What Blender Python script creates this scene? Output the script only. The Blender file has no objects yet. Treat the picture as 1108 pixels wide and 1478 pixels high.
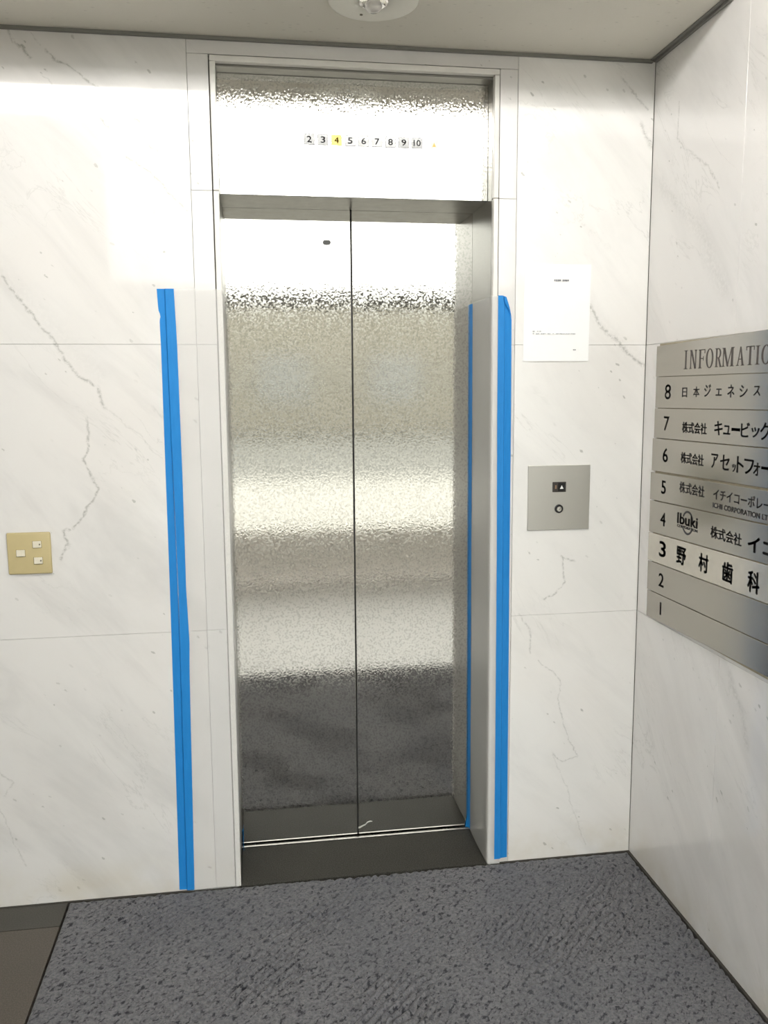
import bpy, bmesh, math, random
from mathutils import Matrix, Vector
import numpy as np

random.seed(4); rng = np.random.default_rng(4)
S = bpy.context.scene
C = S.collection

# ------------------------------------------------------------ camera
cam = bpy.data.cameras.new('camera'); camo = bpy.data.objects.new('camera', cam); C.objects.link(camo)
cam.sensor_fit = 'HORIZONTAL'; cam.sensor_width = 36.0; cam.lens = 1236.38 / 1108 * 36
cam.clip_start = 0.02; cam.clip_end = 200
r_, u_, f_ = (Vector(v) for v in ((0.98857508, -0.15056565, -0.00702175), (0.02757451, 0.13485518, 0.99048156), (0.14818558, 0.97935901, -0.13746625)))
M = Matrix((r_, u_, -f_)).transposed().to_4x4(); M.translation = Vector((0.1751, -2.5436, 1.5291))
camo.matrix_world = M
S.camera = camo
# ------------------------------------------------------------ sky, sun, exposure
w = bpy.data.worlds.new('hazy_sky'); S.world = w; w.use_nodes = True
w.node_tree.nodes['Background'].inputs[0].default_value = (1.0, 0.985, 0.965, 1)
w.node_tree.nodes['Background'].inputs[1].default_value = 2.6
sun = bpy.data.lights.new('sun', 'SUN'); sun.energy = 9.0; sun.angle = math.radians(1.0); sun.color = (1, .96, .88)
suno = bpy.data.objects.new('sun', sun); C.objects.link(suno)
suno.rotation_euler = (math.radians(31), 0, 0)          # from behind the camera, 59 degrees up
S.view_settings.view_transform = 'Standard'; S.view_settings.look = 'None'
S.view_settings.gamma = 1.0; S.view_settings.use_curve_mapping = False
S.view_settings.exposure = 1.22

# ------------------------------------------------------------ measures (metres)
XR = 1.384      # right wall
HC = 2.4987     # lowered ceiling
OL, OR = 0.0985, 0.8925   # lift opening
AL, AR = 0.022, 0.963     # marble surround
Z1, Z2 = 1.6706, 0.8293   # panel joints
D = 0.245       # lift doors lie this deep
YB = -3.9       # storefront behind the camera
XL = -2.4       # far left wall
XH = 3.2        # the hall widens to here behind the right wall
ZT = 3.95       # high ceiling of the hall

# ------------------------------------------------------------ helpers
def tag(o, label=None, cat=None, group=None, kind=None):
    for k, v in (('label', label), ('category', cat), ('group', group), ('kind', kind)):
        if v: o[k] = v
    return o
def mesh_obj(name, bm, mat, parent=None, smooth=False):
    me = bpy.data.meshes.new(name); bm.to_mesh(me); bm.free()
    if smooth:
        for p_ in me.polygons: p_.use_smooth = True
    o = bpy.data.objects.new(name, me); C.objects.link(o)
    if mat: me.materials.append(mat)
    if parent: o.parent = parent
    return o
def pyobj(name, verts, faces, mat, parent=None, smooth=False):
    me = bpy.data.meshes.new(name); me.from_pydata([tuple(v) for v in verts], [], faces); me.update()
    if smooth:
        for p_ in me.polygons: p_.use_smooth = True
    o = bpy.data.objects.new(name, me); C.objects.link(o); me.materials.append(mat)
    if parent: o.parent = parent
    return o
def add_box(bm, x0, x1, y0, y1, z0, z1, bevel=0, seg=1):
    t = bmesh.new(); bmesh.ops.create_cube(t, size=1)
    for v in t.verts:
        v.co = Vector(((x0 + x1) / 2 + v.co.x * (x1 - x0), (y0 + y1) / 2 + v.co.y * (y1 - y0), (z0 + z1) / 2 + v.co.z * (z1 - z0)))
    if bevel: bmesh.ops.bevel(t, geom=t.edges[:], offset=bevel, segments=seg, affect='EDGES', profile=.5)
    me = bpy.data.meshes.new('t'); t.to_mesh(me); t.free(); bm.from_mesh(me); bpy.data.meshes.remove(me)
def box(name, x0, x1, y0, y1, z0, z1, mat, parent=None, bevel=0, seg=1):
    bm = bmesh.new(); add_box(bm, x0, x1, y0, y1, z0, z1, bevel, seg)
    return mesh_obj(name, bm, mat, parent)
def boxes(name, lst, mat, parent=None, bevel=0):
    bm = bmesh.new()
    for b in lst: add_box(bm, *b, bevel=bevel)
    return mesh_obj(name, bm, mat, parent)
def empty(name, loc, label=None, cat=None, group=None, kind=None):
    o = bpy.data.objects.new(name, None); C.objects.link(o); o.location = loc; o.empty_display_size = .05
    bpy.context.view_layer.update()
    return tag(o, label, cat, group, kind)
def reparent(root):
    bpy.context.view_layer.update()
    for c in root.children:
        c.matrix_parent_inverse = root.matrix_world.inverted()
def lathe(bm, prof, segs=48, cx=0, cy=0, cz=0, axis='Z'):
    rows = []
    for (r, h) in prof:
        row = []
        for i in range(segs):
            a = 2 * math.pi * i / segs
            if axis == 'Z': p = (cx + r * math.cos(a), cy + r * math.sin(a), cz + h)
            elif axis == 'Y': p = (cx + r * math.cos(a), cy + h, cz + r * math.sin(a))
            row.append(bm.verts.new(p))
        rows.append(row)
    for a, b in zip(rows, rows[1:]):
        for i in range(segs):
            j = (i + 1) % segs
            bm.faces.new((a[i], a[j], b[j], b[i]))
    bm.faces.new(rows[0]); bm.faces.new(rows[-1])
    bmesh.ops.recalc_face_normals(bm, faces=bm.faces[:])

# ------------------------------------------------------------ material helpers
class NT:
    def __init__(s, name):
        s.m = bpy.data.materials.new(name); s.m.use_nodes = True; s.t = s.m.node_tree
        s.b = s.t.nodes['Principled BSDF']; s.out = s.t.nodes['Material Output']
    def n(s, ty, **kw):
        nd = s.t.nodes.new(ty)
        for k, v in kw.items(): setattr(nd, k, v)
        return nd
    def l(s, a, b): s.t.links.new(a, b)
    def put(s, sock, v):
        if hasattr(v, 'is_output') or isinstance(v, bpy.types.NodeSocket): s.l(v, sock)
        else: sock.default_value = v
    def math(s, op, a, b=0.0, c=0.0, clamp=False):
        nd = s.n('ShaderNodeMath', operation=op, use_clamp=clamp)
        for i, v in enumerate((a, b, c)): s.put(nd.inputs[i], v)
        return nd.outputs[0]
    def vm(s, op, a, b=(0, 0, 0), c=None, scale=None):
        nd = s.n('ShaderNodeVectorMath', operation=op)
        s.put(nd.inputs[0], a); s.put(nd.inputs[1], b)
        if c is not None: s.put(nd.inputs[2], c)
        if scale is not None: s.put(nd.inputs['Scale'], scale)
        return nd.outputs['Value'] if op in ('DOT_PRODUCT', 'LENGTH', 'DISTANCE') else nd.outputs['Vector']
    def pos(s): return s.n('ShaderNodeNewGeometry').outputs['Position']
    def noise(s, vec, scale, detail=2, rough=.5, dist=0.0, color=False):
        nd = s.n('ShaderNodeTexNoise'); s.put(nd.inputs['Vector'], vec)
        nd.inputs['Scale'].default_value = scale; nd.inputs['Detail'].default_value = detail
        nd.inputs['Roughness'].default_value = rough; nd.inputs['Distortion'].default_value = dist
        return nd.outputs['Color' if color else 'Fac']
    def ramp(s, v, a, b, lo=0.0, hi=1.0, smooth=True):
        nd = s.n('ShaderNodeMapRange'); nd.interpolation_type = 'SMOOTHSTEP' if smooth else 'LINEAR'
        s.put(nd.inputs[0], v)
        for i, x in enumerate((a, b, lo, hi)): s.put(nd.inputs[i + 1], x)
        return nd.outputs[0]
    def mix(s, f, a, b):
        nd = s.n('ShaderNodeMix', data_type='RGBA')
        s.put(nd.inputs[0], f); s.put(nd.inputs[6], a); s.put(nd.inputs[7], b)
        return nd.outputs[2]
    def bump(s, h, strength=.3, dist=.001, normal=None):
        nd = s.n('ShaderNodeBump'); s.put(nd.inputs['Height'], h)
        nd.inputs['Strength'].default_value = strength; nd.inputs['Distance'].default_value = dist
        if normal is not None: s.l(normal, nd.inputs['Normal'])
        s.l(nd.outputs[0], s.b.inputs['Normal']); return nd.outputs[0]
    def set(s, **kw):
        for k, v in kw.items(): s.put(s.b.inputs[k.replace('_', ' ')], v)
        return s
def c4(r, g=None, b=None):
    if g is None: g = b = r
    return (r, g, b, 1)

def plain(name, col, rough=.5, metal=0.0, spec=.5, var=.06, scale=40, bump=0.0):
    t = NT(name); p = t.pos(); f = t.noise(p, scale, 3)
    dk = tuple(x * (1 - var) for x in col); lt = tuple(min(1, x * (1 + var)) for x in col)
    t.put(t.b.inputs['Base Color'], t.mix(f, c4(*dk), c4(*lt)))
    t.set(Roughness=rough, Metallic=metal); t.b.inputs['Specular IOR Level'].default_value = spec
    if bump: t.bump(t.noise(p, scale * 6, 2), .3, bump)
    return t.m

def marble(name, plane, veins, seed, base=(.83, .812, .795), rough=.07, grey=.33):
    """plane 'F' uses (x,z), 'R' uses (-y,z). veins: (points, width, strength)"""
    t = NT(name); p = t.pos()
    sp = t.n('ShaderNodeSeparateXYZ'); t.l(p, sp.inputs[0])
    cb = t.n('ShaderNodeCombineXYZ')
    if plane == 'F': t.l(sp.outputs[0], cb.inputs[0])
    else: t.l(t.math('MULTIPLY', sp.outputs[1], -1.0), cb.inputs[0])
    t.l(sp.outputs[2], cb.inputs[1]); cb.inputs[2].default_value = seed
    q = cb.outputs[0]
    # domain warp for natural wandering
    w1 = t.vm('SUBTRACT', t.noise(q, 9, 3, .6, color=True), (.5, .5, .5))
    w2 = t.vm('SUBTRACT', t.noise(q, 55, 3, .65, color=True), (.5, .5, .5))
    flat = t.vm('MULTIPLY', t.vm('ADD', t.vm('SCALE', w1, scale=.045), t.vm('SCALE', w2, scale=.016)), (1, 1, 0))
    qs = t.vm('MULTIPLY', q, (1, 1, 0)); qw = t.vm('ADD', qs, flat)
    mask = None
    for pts, width, strength in veins:
        for a, b in zip(pts, pts[1:]):
            d = (b[0] - a[0], b[1] - a[1]); L2 = d[0] ** 2 + d[1] ** 2
            rel = t.vm('SUBTRACT', qw, (a[0], a[1], 0))
            h = t.math('MULTIPLY', t.vm('DOT_PRODUCT', rel, (d[0] / L2, d[1] / L2, 0)), 1.0, clamp=True)
            cp = t.vm('SCALE', (d[0], d[1], 0), scale=h)
            dist = t.vm('DISTANCE', rel, cp)
            m = t.math('MULTIPLY_ADD', dist, -strength / width, strength)
            mask = m if mask is None else t.math('MAXIMUM', mask, m)
    # generic diagonal soft veining: stretch along the 45-degree axis running down to the right
    rot = t.n('ShaderNodeMapping'); t.l(q, rot.inputs[0]); rot.vector_type = 'TEXTURE'; rot.inputs['Rotation'].default_value = (0, 0, math.radians(-47))
    rot.inputs['Scale'].default_value = (1, .28, 1)
    rv = rot.outputs[0]
    cloud = t.ramp(t.noise(rv, 1.6, 5, .6, .5), .42, .72)
    nv = t.noise(rv, 2.3, 6, .62, .9)
    thin = t.ramp(t.math('ABSOLUTE', t.math('SUBTRACT', nv, .5)), 0.0, .012, 1.0, 0.0)
    thin = t.math('MULTIPLY', thin, t.ramp(t.noise(q, 3.1, 2), .48, .68))
    # specks
    rot2 = t.n('ShaderNodeMapping'); t.l(q, rot2.inputs[0]); rot2.vector_type = 'TEXTURE'; rot2.inputs['Rotation'].default_value = (0, 0, math.radians(-40))
    rot2.inputs['Scale'].default_value = (1, .5, 1)
    vo = t.n('ShaderNodeTexVoronoi'); t.l(t.vm('ADD', rot2.outputs[0], t.vm('SCALE', w2, scale=.02)), vo.inputs['Vector']); vo.inputs['Scale'].default_value = 25
    sc = t.n('ShaderNodeSeparateColor'); t.l(vo.outputs['Color'], sc.inputs[0])
    rad = t.ramp(sc.outputs[0], .55, 1.0, 0.0, .17)
    speck = t.ramp(t.math('SUBTRACT', vo.outputs['Distance'], rad), -.03, .05, 1.0, 0.0)
    speck = t.math('MULTIPLY', speck, t.math('GREATER_THAN', sc.outputs[0], .62))
    speck = t.math('MULTIPLY', speck, t.ramp(t.noise(q, 4.5, 2), .45, .62))
    col = t.mix(t.math('MULTIPLY', cloud, grey), c4(*base), c4(*(x * .68 for x in base)))
    col = t.mix(t.math('MULTIPLY', t.ramp(t.noise(q, 2.2, 3), .4, .7), .25), col, c4(base[0] * .95, base[1] * .91, base[2] * .88))
    col = t.mix(t.math('MULTIPLY', thin, .22), col, c4(.36, .36, .33))
    col = t.mix(t.math('MULTIPLY', speck, .5), col, c4(.24, .24, .21))
    if mask is not None:
        core = t.math('MAXIMUM', mask, 0.0)
        brk = t.ramp(t.noise(q, 90, 3, .7), .30, .62)
        fine = t.math('MULTIPLY', t.math('POWER', core, 1.6), brk, clamp=True)
        col = t.mix(fine, col, c4(.23, .23, .20))
    # yellow damp staining rising from the floor
    st = t.math('MULTIPLY', t.ramp(sp.outputs[2], .0, .17, 1.0, 0.0), t.ramp(t.noise(q, 7, 4), .3, .75))
    col = t.mix(t.math('MULTIPLY', st, .45), col, c4(.56, .48, .32))
    t.put(t.b.inputs['Base Color'], col)
    t.put(t.b.inputs['Coat Roughness'], t.ramp(t.noise(q, 30, 3), .3, .8, rough * .5, rough * .5 + .04))
    t.b.inputs['Specular IOR Level'].default_value = .5
    t.b.inputs['Roughness'].default_value = .3
    t.b.inputs['Coat Weight'].default_value = .7; t.b.inputs['Coat IOR'].default_value = 1.5
    return t.m

FV = [([(-.4407,2.4802),(-.4111,2.4507),(-.3812,2.4227)],.006,.8),([(-.374,2.4837),(-.3545,2.457)],.004,.5),
 ([(-.3409,2.4472),(-.3123,2.4208),(-.2895,2.4148),(-.2521,2.3779),(-.2007,2.3252),(-.1736,2.3228),(-.1192,2.2729)],.005,.8),
 ([(-.3553,2.3838),(-.3284,2.3569)],.004,.5),([(-.2213,2.2762),(-.2008,2.2501)],.004,.7),
 ([(-.1491,2.1833),(-.0901,2.1358),(.0092,2.0367)],.006,.7),([(-.1044,2.232),(-.0693,2.1877)],.004,.6),
 ([(-.4984,1.8604),(-.3726,1.6837),(-.2984,1.5784),(-.2585,1.5491),(-.2368,1.4905)],.008,.75),([(-.2368,1.4905),(-.0853,1.3498)],.004,.4),
 ([(-.55,1.93),(-.36,1.72),(-.25,1.58)],.05,.18),
 ([(-.2914,1.4618),(-.2903,1.3733),(-.3065,1.3538),(-.2816,1.2837),(-.2692,1.2635),(-.2984,1.2181),(-.3322,1.1586),(-.3656,1.1435),(-.3582,1.1048),(-.3799,1.0588)],.007,.8),
 ([(-.5909,.4383),(-.5589,.3927),(-.581,.351)],.005,.5),([(-.5993,.3089),(-.5795,.2525),(-.5361,.1266)],.004,.5)]
RV = [([(1.2809,2.4409),(1.319,2.4038),(1.3643,2.3569)],.006,.6),([(1.3439,2.3169),(1.3856,2.2593)],.012,.6),
 ([(1.1955,1.7907),(1.2605,1.6978),(1.2948,1.6769),(1.3812,1.6031)],.011,.75),([(1.18,1.80),(1.29,1.68),(1.38,1.61)],.05,.2),
 ([(.9918,.8305),(1.0292,.7677),(1.0258,.6996)],.006,.6),
 ([(1.063,.6747),(1.11,.6376),(1.1294,.6017),(1.119,.5443),(1.1493,.4486),(1.1919,.3461),(1.1448,.3352),(1.1158,.3683)],.004,.6),
 ([(1.1158,.3683),(1.1362,.2953),(1.187,.1588),(1.2237,.0382)],.004,.45),
 ([(1.171,.9978),(1.1248,1.0151),(1.1382,.9319),(1.1046,.8929),(1.0661,.8766)],.006,.7)]
WV = [([(.1533,2.3384),(.1537,2.2362),(.2563,2.1682),(.3301,2.1086),(.3905,2.0475)],.006,.6),
 ([(.0665,2.1245),(.2995,1.9638),(.437,1.7836)],.05,.3),([(.547,.802),(.6131,.7141),(.6452,.6351)],.02,.4)]
M_marble_left = marble('marble_left_panels', 'F', FV, 1.3, base=(.76, .742, .722), grey=.45)
M_marble_right = marble('marble_right_panels', 'F', RV, 5.7, base=(.87, .855, .83), grey=.3)
M_marble_side = marble('marble_side_wall', 'R', WV, 9.1, base=(.88, .862, .845))
M_marble_plain = marble('marble_plain', 'F', [], 3.9, base=(.73, .715, .70))
M_backing = plain('joint_mortar', (.22, .205, .18), .9)
M_white = plain('white_moulding', (.78, .76, .72), .35)
M_paint = plain('hall_paint', (.72, .70, .66), .6)

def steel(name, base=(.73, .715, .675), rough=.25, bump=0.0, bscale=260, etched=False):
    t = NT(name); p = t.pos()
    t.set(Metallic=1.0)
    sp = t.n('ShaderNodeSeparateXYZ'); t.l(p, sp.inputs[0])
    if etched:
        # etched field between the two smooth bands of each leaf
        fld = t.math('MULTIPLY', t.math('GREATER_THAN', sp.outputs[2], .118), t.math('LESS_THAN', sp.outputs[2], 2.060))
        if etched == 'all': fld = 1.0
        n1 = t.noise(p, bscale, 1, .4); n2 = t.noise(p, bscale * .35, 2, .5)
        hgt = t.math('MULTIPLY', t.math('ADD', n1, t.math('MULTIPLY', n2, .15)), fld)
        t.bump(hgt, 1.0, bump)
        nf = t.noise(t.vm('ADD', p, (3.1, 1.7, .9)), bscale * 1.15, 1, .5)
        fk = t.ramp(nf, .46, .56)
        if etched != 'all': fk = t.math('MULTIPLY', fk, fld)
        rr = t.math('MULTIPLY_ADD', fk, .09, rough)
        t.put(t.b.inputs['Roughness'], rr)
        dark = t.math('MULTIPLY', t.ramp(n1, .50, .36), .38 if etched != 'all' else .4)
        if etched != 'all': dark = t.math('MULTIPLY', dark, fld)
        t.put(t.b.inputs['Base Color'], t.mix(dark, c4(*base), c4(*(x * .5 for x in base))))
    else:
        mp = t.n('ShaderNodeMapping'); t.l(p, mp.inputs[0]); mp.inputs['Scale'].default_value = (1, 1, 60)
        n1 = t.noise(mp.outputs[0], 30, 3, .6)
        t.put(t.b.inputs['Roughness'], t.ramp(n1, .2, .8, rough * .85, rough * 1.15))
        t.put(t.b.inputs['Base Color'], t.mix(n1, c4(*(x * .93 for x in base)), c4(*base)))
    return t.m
M_etched = steel('etched_stainless', rough=.03, bump=.000085, bscale=150, etched=True)
M_etched_panel = steel('etched_header', rough=.05, bump=.00036, bscale=150, etched='all')
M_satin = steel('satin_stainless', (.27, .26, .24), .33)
M_plate = steel('brushed_plate', (.66, .645, .61), .40)
M_sill = steel('sill_aluminium', (.36, .35, .33), .3)
M_sign = steel('sign_metal', (.42, .40, .36), .22)
M_sign_new = plain('new_plate', (.60, .57, .50), .2, metal=.6)
M_black = plain('black_rubber', (.012, .012, .012), .6)
M_gap = plain('shaft_darkness', (.01, .01, .01), .9)

# ------------------------------------------------------------ floor
def granite(name, base, spot, rough):
    t = NT(name); p = t.pos()
    a = t.noise(p, 260, 2, .7); b = t.noise(p, 8, 3)
    col = t.mix(t.ramp(a, .42, .62), c4(*base), c4(*spot))
    col = t.mix(t.math('MULTIPLY', b, .35), col, c4(*(x * .55 for x in base)))
    t.put(t.b.inputs['Base Color'], col); t.set(Roughness=rough)
    if rough > .55: t.b.inputs['Specular IOR Level'].default_value = .12
    return t.m
M_gran = granite('brown_granite', (.075, .062, .047), (.12, .10, .08), .35)
M_gran_edge = granite('darker_edge_granite', (.042, .038, .03), (.07, .064, .054), .35)  # darker tone for the tile row against the front wall
M_gran_sill = granite('sill_granite', (.040, .038, .032), (.072, .069, .060), .6)
M_pave = granite('paving', (.12, .117, .11), (.17, .165, .155), .7)
M_road = plain('asphalt', (.055, .055, .052), .8, spec=.1)
M_lightfloor = granite('pale_entrance_granite', (.62, .61, .58), (.74, .73, .70), .45)

MX0, MY0 = -0.42, -1.56     # mat well
fl = boxes('floor', [(XL, XR, YB, 0.0, -.10, -.02), (XR, XH, YB, -1.40, -.10, -.02), (OL - .015, OR + .015, 0.0, D + .1, -.10, -.02)], M_backing)
tag(fl, 'dark granite floor around the recessed carpet mat', 'floor', kind='structure')
def tile(x0, x1, y0, y1, m, name='granite_tile'):
    g = .0012
    return box(name, x0 + g, x1 - g, y0 + g, y1 - g, -.02, 0, m, fl, bevel=.0008)
tile(OL + .0, OR - .0, .0, D - .018, M_gran_sill, 'sill_stone')
x = XL
xs = [XL, -1.95, -1.35, -.75, MX0]
for a, b in zip(xs, xs[1:]):
    tile(a, b, -.124, 0, M_gran_edge)
    yy = -.124
    for yn in (-.60, -1.08, MY0): tile(a, b, yn, yy, M_gran); yy = yn
xs2 = xs + [.18, .78, XR, 1.98, 2.58, XH]
for a, b in zip(xs2, xs2[1:]):
    ys = [MY0, -2.16, -2.76, -3.36, YB]
    for yt, yb in zip(ys, ys[1:]): tile(a, b, yb, yt, M_lightfloor)

# carpet mat: real relief grid
t = NT('carpet'); p = t.pos()
at = t.n('ShaderNodeAttribute'); at.attribute_name = 'pile'
n1 = t.noise(p, 110, 2, .6); n2 = t.noise(p, 260, 1, .5); n3 = t.noise(p, 3, 2)
mpp = t.n('ShaderNodeMapping'); t.l(p, mpp.inputs[0]); mpp.vector_type = 'TEXTURE'; mpp.inputs['Rotation'].default_value = (0, 0, math.radians(50)); mpp.inputs['Scale'].default_value = (1, .62, 1)
n4 = t.noise(mpp.outputs[0], 50, 3, .65)
col = t.mix(t.ramp(n1, .3, .7), c4(.095, .095, .104), c4(.175, .173, .182))
col = t.mix(t.math('MULTIPLY', t.ramp(n2, .5, .7), .5), col, c4(.21, .205, .20))
col = t.mix(t.math('MULTIPLY', t.ramp(n4, .47, .36), .95), col, c4(.020, .021, .026))
col = t.mix(t.math('MULTIPLY', t.ramp(n3, .4, .7), .3), col, c4(.085, .09, .105))
t.put(t.b.inputs['Base Color'], col); t.set(Roughness=.95); t.b.inputs['Specular IOR Level'].default_value = .15
t.b.inputs['Sheen Weight'].default_value = .2
t.bump(t.math('ADD', n1, n4), .8, .003)
M_carpet = t.m
def gridmat():
    x0, x1, y0, y1 = MX0 + .004, XR - .009, MY0 + .004, -.007
    st = .005; nx = int((x1 - x0) / st); ny = int((y1 - y0) / st)
    X, Y = np.meshgrid(np.linspace(x0, x1, nx), np.linspace(y0, y1, ny))
    # left edge of the mat runs very slightly askew
    def vn(sx, sy, ang):
        ca, sa = math.cos(ang), math.sin(ang); U = (X * ca + Y * sa) / sx; V = (-X * sa + Y * ca) / sy
        tab = rng.random((257, 257)); iu = np.floor(U).astype(int); iv = np.floor(V).astype(int); fu = U - iu; fv = V - iv
        fu = fu * fu * (3 - 2 * fu); fv = fv * fv * (3 - 2 * fv); g = lambda a, b: tab[a % 257, b % 257]
        return (g(iu, iv) * (1 - fu) + g(iu + 1, iv) * fu) * (1 - fv) + (g(iu, iv + 1) * (1 - fu) + g(iu + 1, iv + 1) * fu) * fv
    rid = .5 + .5 * np.sin(2 * math.pi * ((X * .72 - Y * .69) / .021 + 1.0 * vn(.06, .06, 0)))
    amp = np.clip((vn(.22, .16, .4) - .40) * 3.2, 0, 1)
    Z = .0035 * (vn(.008, .008, .3) - .5) + .003 * (vn(.014, .009, -.6) - .5) - .0075 * (rid ** 2) * amp
    edge = np.minimum(np.minimum(X - x0, x1 - X), np.minimum(Y - y0, y1 - Y)); Z = Z + .002 - .006 * np.clip(1 - edge / .008, 0, 1) ** 2
    V = np.stack([X, Y, Z], -1).reshape(-1, 3)
    i = np.arange(nx * ny).reshape(ny, nx)
    F = np.stack([i[:-1, :-1], i[:-1, 1:], i[1:, 1:], i[1:, :-1]], -1).reshape(-1, 4)
    per = list(i[0, :]) + list(i[1:, -1]) + list(i[-1, -2::-1]) + list(i[-2:0:-1, 0])
    V2 = V[per].copy(); V2[:, 2] = -.018; n0 = len(V)
    V = np.vstack([V, V2]); nper = len(per)
    F2 = [(per[k], n0 + k, n0 + (k + 1) % nper, per[(k + 1) % nper]) for k in range(nper)]
    o = pyobj('floor_mat', V.tolist(), F.tolist() + F2, M_carpet, smooth=True)
    tag(o, 'large blue-grey speckled carpet mat laid in the granite floor', 'mat')
gridmat()

# ------------------------------------------------------------ front wall
G = .0004
wf = boxes('wall_front', [(XL, OL - .013, .021, .40, -.1, ZT), (OR + .013, XR + .02, .021, .40, -.1, ZT), (OL - .016, OR + .016, .021, .40, 2.4362, ZT)], M_backing)
tag(wf, 'front wall clad in polished white marble panels around the lift', 'wall', kind='structure')
def fpanel(x0, x1, z0, z1, m, y=0.0, name='marble_panel'):
    return box(name, x0 + G, x1 - G, y, .0205, z0 + G, z1 - G, m, wf, bevel=.0006)
rows = [(0, Z2), (Z2, Z1), (Z1, HC - .004)]
for (z0, z1) in rows:
    fpanel(-.90, AL, z0, z1, M_marble_left)
    fpanel(-1.80, -.90, z0, z1, M_marble_left)
    fpanel(XL, -1.80, z0, z1, M_marble_left)
    fpanel(AR, XR - .001, z0, z1, M_marble_right)
# surround pieces
TS = 2.0945
for (z0, z1) in [(0, Z2), (Z2, Z1), (Z1, TS), (TS, 2.4548)]:
    fpanel(AL, .0803, z0, z1, M_marble_plain, .0012, 'surround_stone')
    fpanel(.9092, AR, z0, z1, M_marble_plain, .0012, 'surround_stone')
fpanel(AL, AR, 2.4548, HC - .004, M_marble_plain, .0012, 'surround_stone')
# white bead round the opening
bm = bmesh.new()
for (z0, z1) in [(0, TS), (TS, 2.4370)]:
    add_box(bm, .0832, OL, -.003, .019, z0 + .0008, z1 - .0008, .002, 2)
    add_box(bm, OR, .9072, -.003, .019, z0 + .0008, z1 - .0008, .002, 2)
add_box(bm, .0832, .9072, -.003, .019, 2.4365, 2.4525, .002, 2)
mesh_obj('bead_moulding', bm, M_white, wf)

# ------------------------------------------------------------ right wall
wr = boxes('wall_right', [(XR + .0205, XR + .22, -1.40, .021, -.1, ZT)], M_backing)
tag(wr, 'right hand wall of polished pale marble carrying the directory', 'wall', kind='structure')
ys = [0.0, -.4977, -1.40]
for a, b in zip(ys, ys[1:]):
    for (z0, z1) in rows + ([(HC - .004, 3.3), (3.3, ZT)] if b < -.5 else []):
        bb_ = box('marble_panel', XR, XR + .0205, b + G, a - G, z0 + G, z1 - G, M_marble_side, wr, bevel=.0006)
# gap shadow at foot of both walls, painted as dark strips
M_gap_shade = plain('floor_gap_shade', (.05, .045, .038), .9)
bm = bmesh.new()
add_box(bm, XL, .085, -.006, .0, -.0195, .0015); add_box(bm, .906, XR, -.006, .0, -.0195, .0015)
tag(mesh_obj('gap_shade_front', bm, M_gap_shade), kind='structure')
tag(box('gap_shade_right', XR - .008, XR, -1.40, -.006, -.0195, .0015, M_gap_shade), kind='structure')

# ------------------------------------------------------------ ceiling
t = NT('ceiling_board'); p = t.pos()
mp = t.n('ShaderNodeMapping'); t.l(p, mp.inputs[0]); mp.inputs['Rotation'].default_value = (0, 0, .5); mp.inputs['Scale'].default_value = (1, 2.4, 1)
vo = t.n('ShaderNodeTexVoronoi'); t.l(mp.outputs[0], vo.inputs['Vector']); vo.inputs['Scale'].default_value = 28
sc = t.n('ShaderNodeSeparateColor'); t.l(vo.outputs['Color'], sc.inputs[0])
sp_ = t.math('MULTIPLY', t.ramp(vo.outputs['Distance'], .05, .2, 1, 0), t.math('GREATER_THAN', sc.outputs[1], .55))
col = t.mix(t.noise(p, 3, 4), c4(.68, .65, .575), c4(.73, .70, .62))
col = t.mix(t.math('MULTIPLY', sp_, .35), col, c4(.30, .28, .23))
t.put(t.b.inputs['Base Color'], col); t.set(Roughness=.85); t.bump(t.noise(p, 120, 3), .3, .001)
M_ceil = t.m
ce = boxes('ceiling', [(XL, XR, -.42, 0.0, HC, HC + .10), (XL, XR, -.44, -.40, HC, ZT)], M_ceil)
tag(ce, 'lowered beige mineral board ceiling in front of the lift', 'ceiling', kind='structure')
tag(box('ceiling', XL, XH + .2, YB, -.40, ZT, ZT + .2, M_paint), 'high ceiling of the entrance hall behind the camera', 'ceiling', kind='structure')
M_trim = plain('grey_trim', (.20, .195, .175), .6)
tag(box('trim_1', XL, XR - .012, -.010, -.0002, HC - .0095, HC - .0005, M_trim, bevel=.001), kind='structure')
bm = bmesh.new(); add_box(bm, XR - .0105, XR - .0002, -.42, -.0105, HC - .0095, HC - .0005, .001); add_box(bm, XR - .022, XR - .011, -.42, -.0105, HC - .004, HC - .0005, .0008)
tag(mesh_obj('trim_2', bm, M_trim), kind='structure')

# ------------------------------------------------------------ rest of the hall (seen only in reflections)
tag(boxes('wall_left', [(XL - .2, XL, YB, .4, -.1, ZT)], M_paint), 'plain left wall of the hall', 'wall', kind='structure')
tag(boxes('wall_side', [(XR + .22, XH + .2, -1.42, -1.22, -.1, ZT), (XH, XH + .2, YB, -1.42, -.1, ZT)], M_paint), 'plain walls of the wider hall behind the camera', 'wall', kind='structure')
GX0 = -.86
tag(boxes('wall_back', [(XL - .2, GX0, YB - .25, YB, -.1, ZT), (GX0, XH + .2, YB - .25, YB, ZT - .03, ZT + .2)], M_paint), 'wall beside the glazed entrance behind the camera', 'wall', kind='structure')
M_frame = plain('grey_window_frame', (.20, .20, .19), .45)
M_kick = plain('kick_panel', (.72, .70, .66), .5)
w1o = boxes('window_1', [(GX0, XH, YB - .10, YB - .04, 2.20, 2.33), (GX0, XH, YB - .10, YB - .04, ZT - .08, ZT - .03), (GX0, GX0 + .05, YB - .10, YB - .04, 0, ZT - .03), (XH - .05, XH, YB - .10, YB - .04, 0, ZT - .03)], M_frame)
tag(w1o, 'tall glazed entrance front behind the camera', 'window', kind='structure')
box('kick_panel', GX0 + .05, XH - .05, YB - .09, YB - .05, 0, .42, M_kick, w1o)
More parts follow.
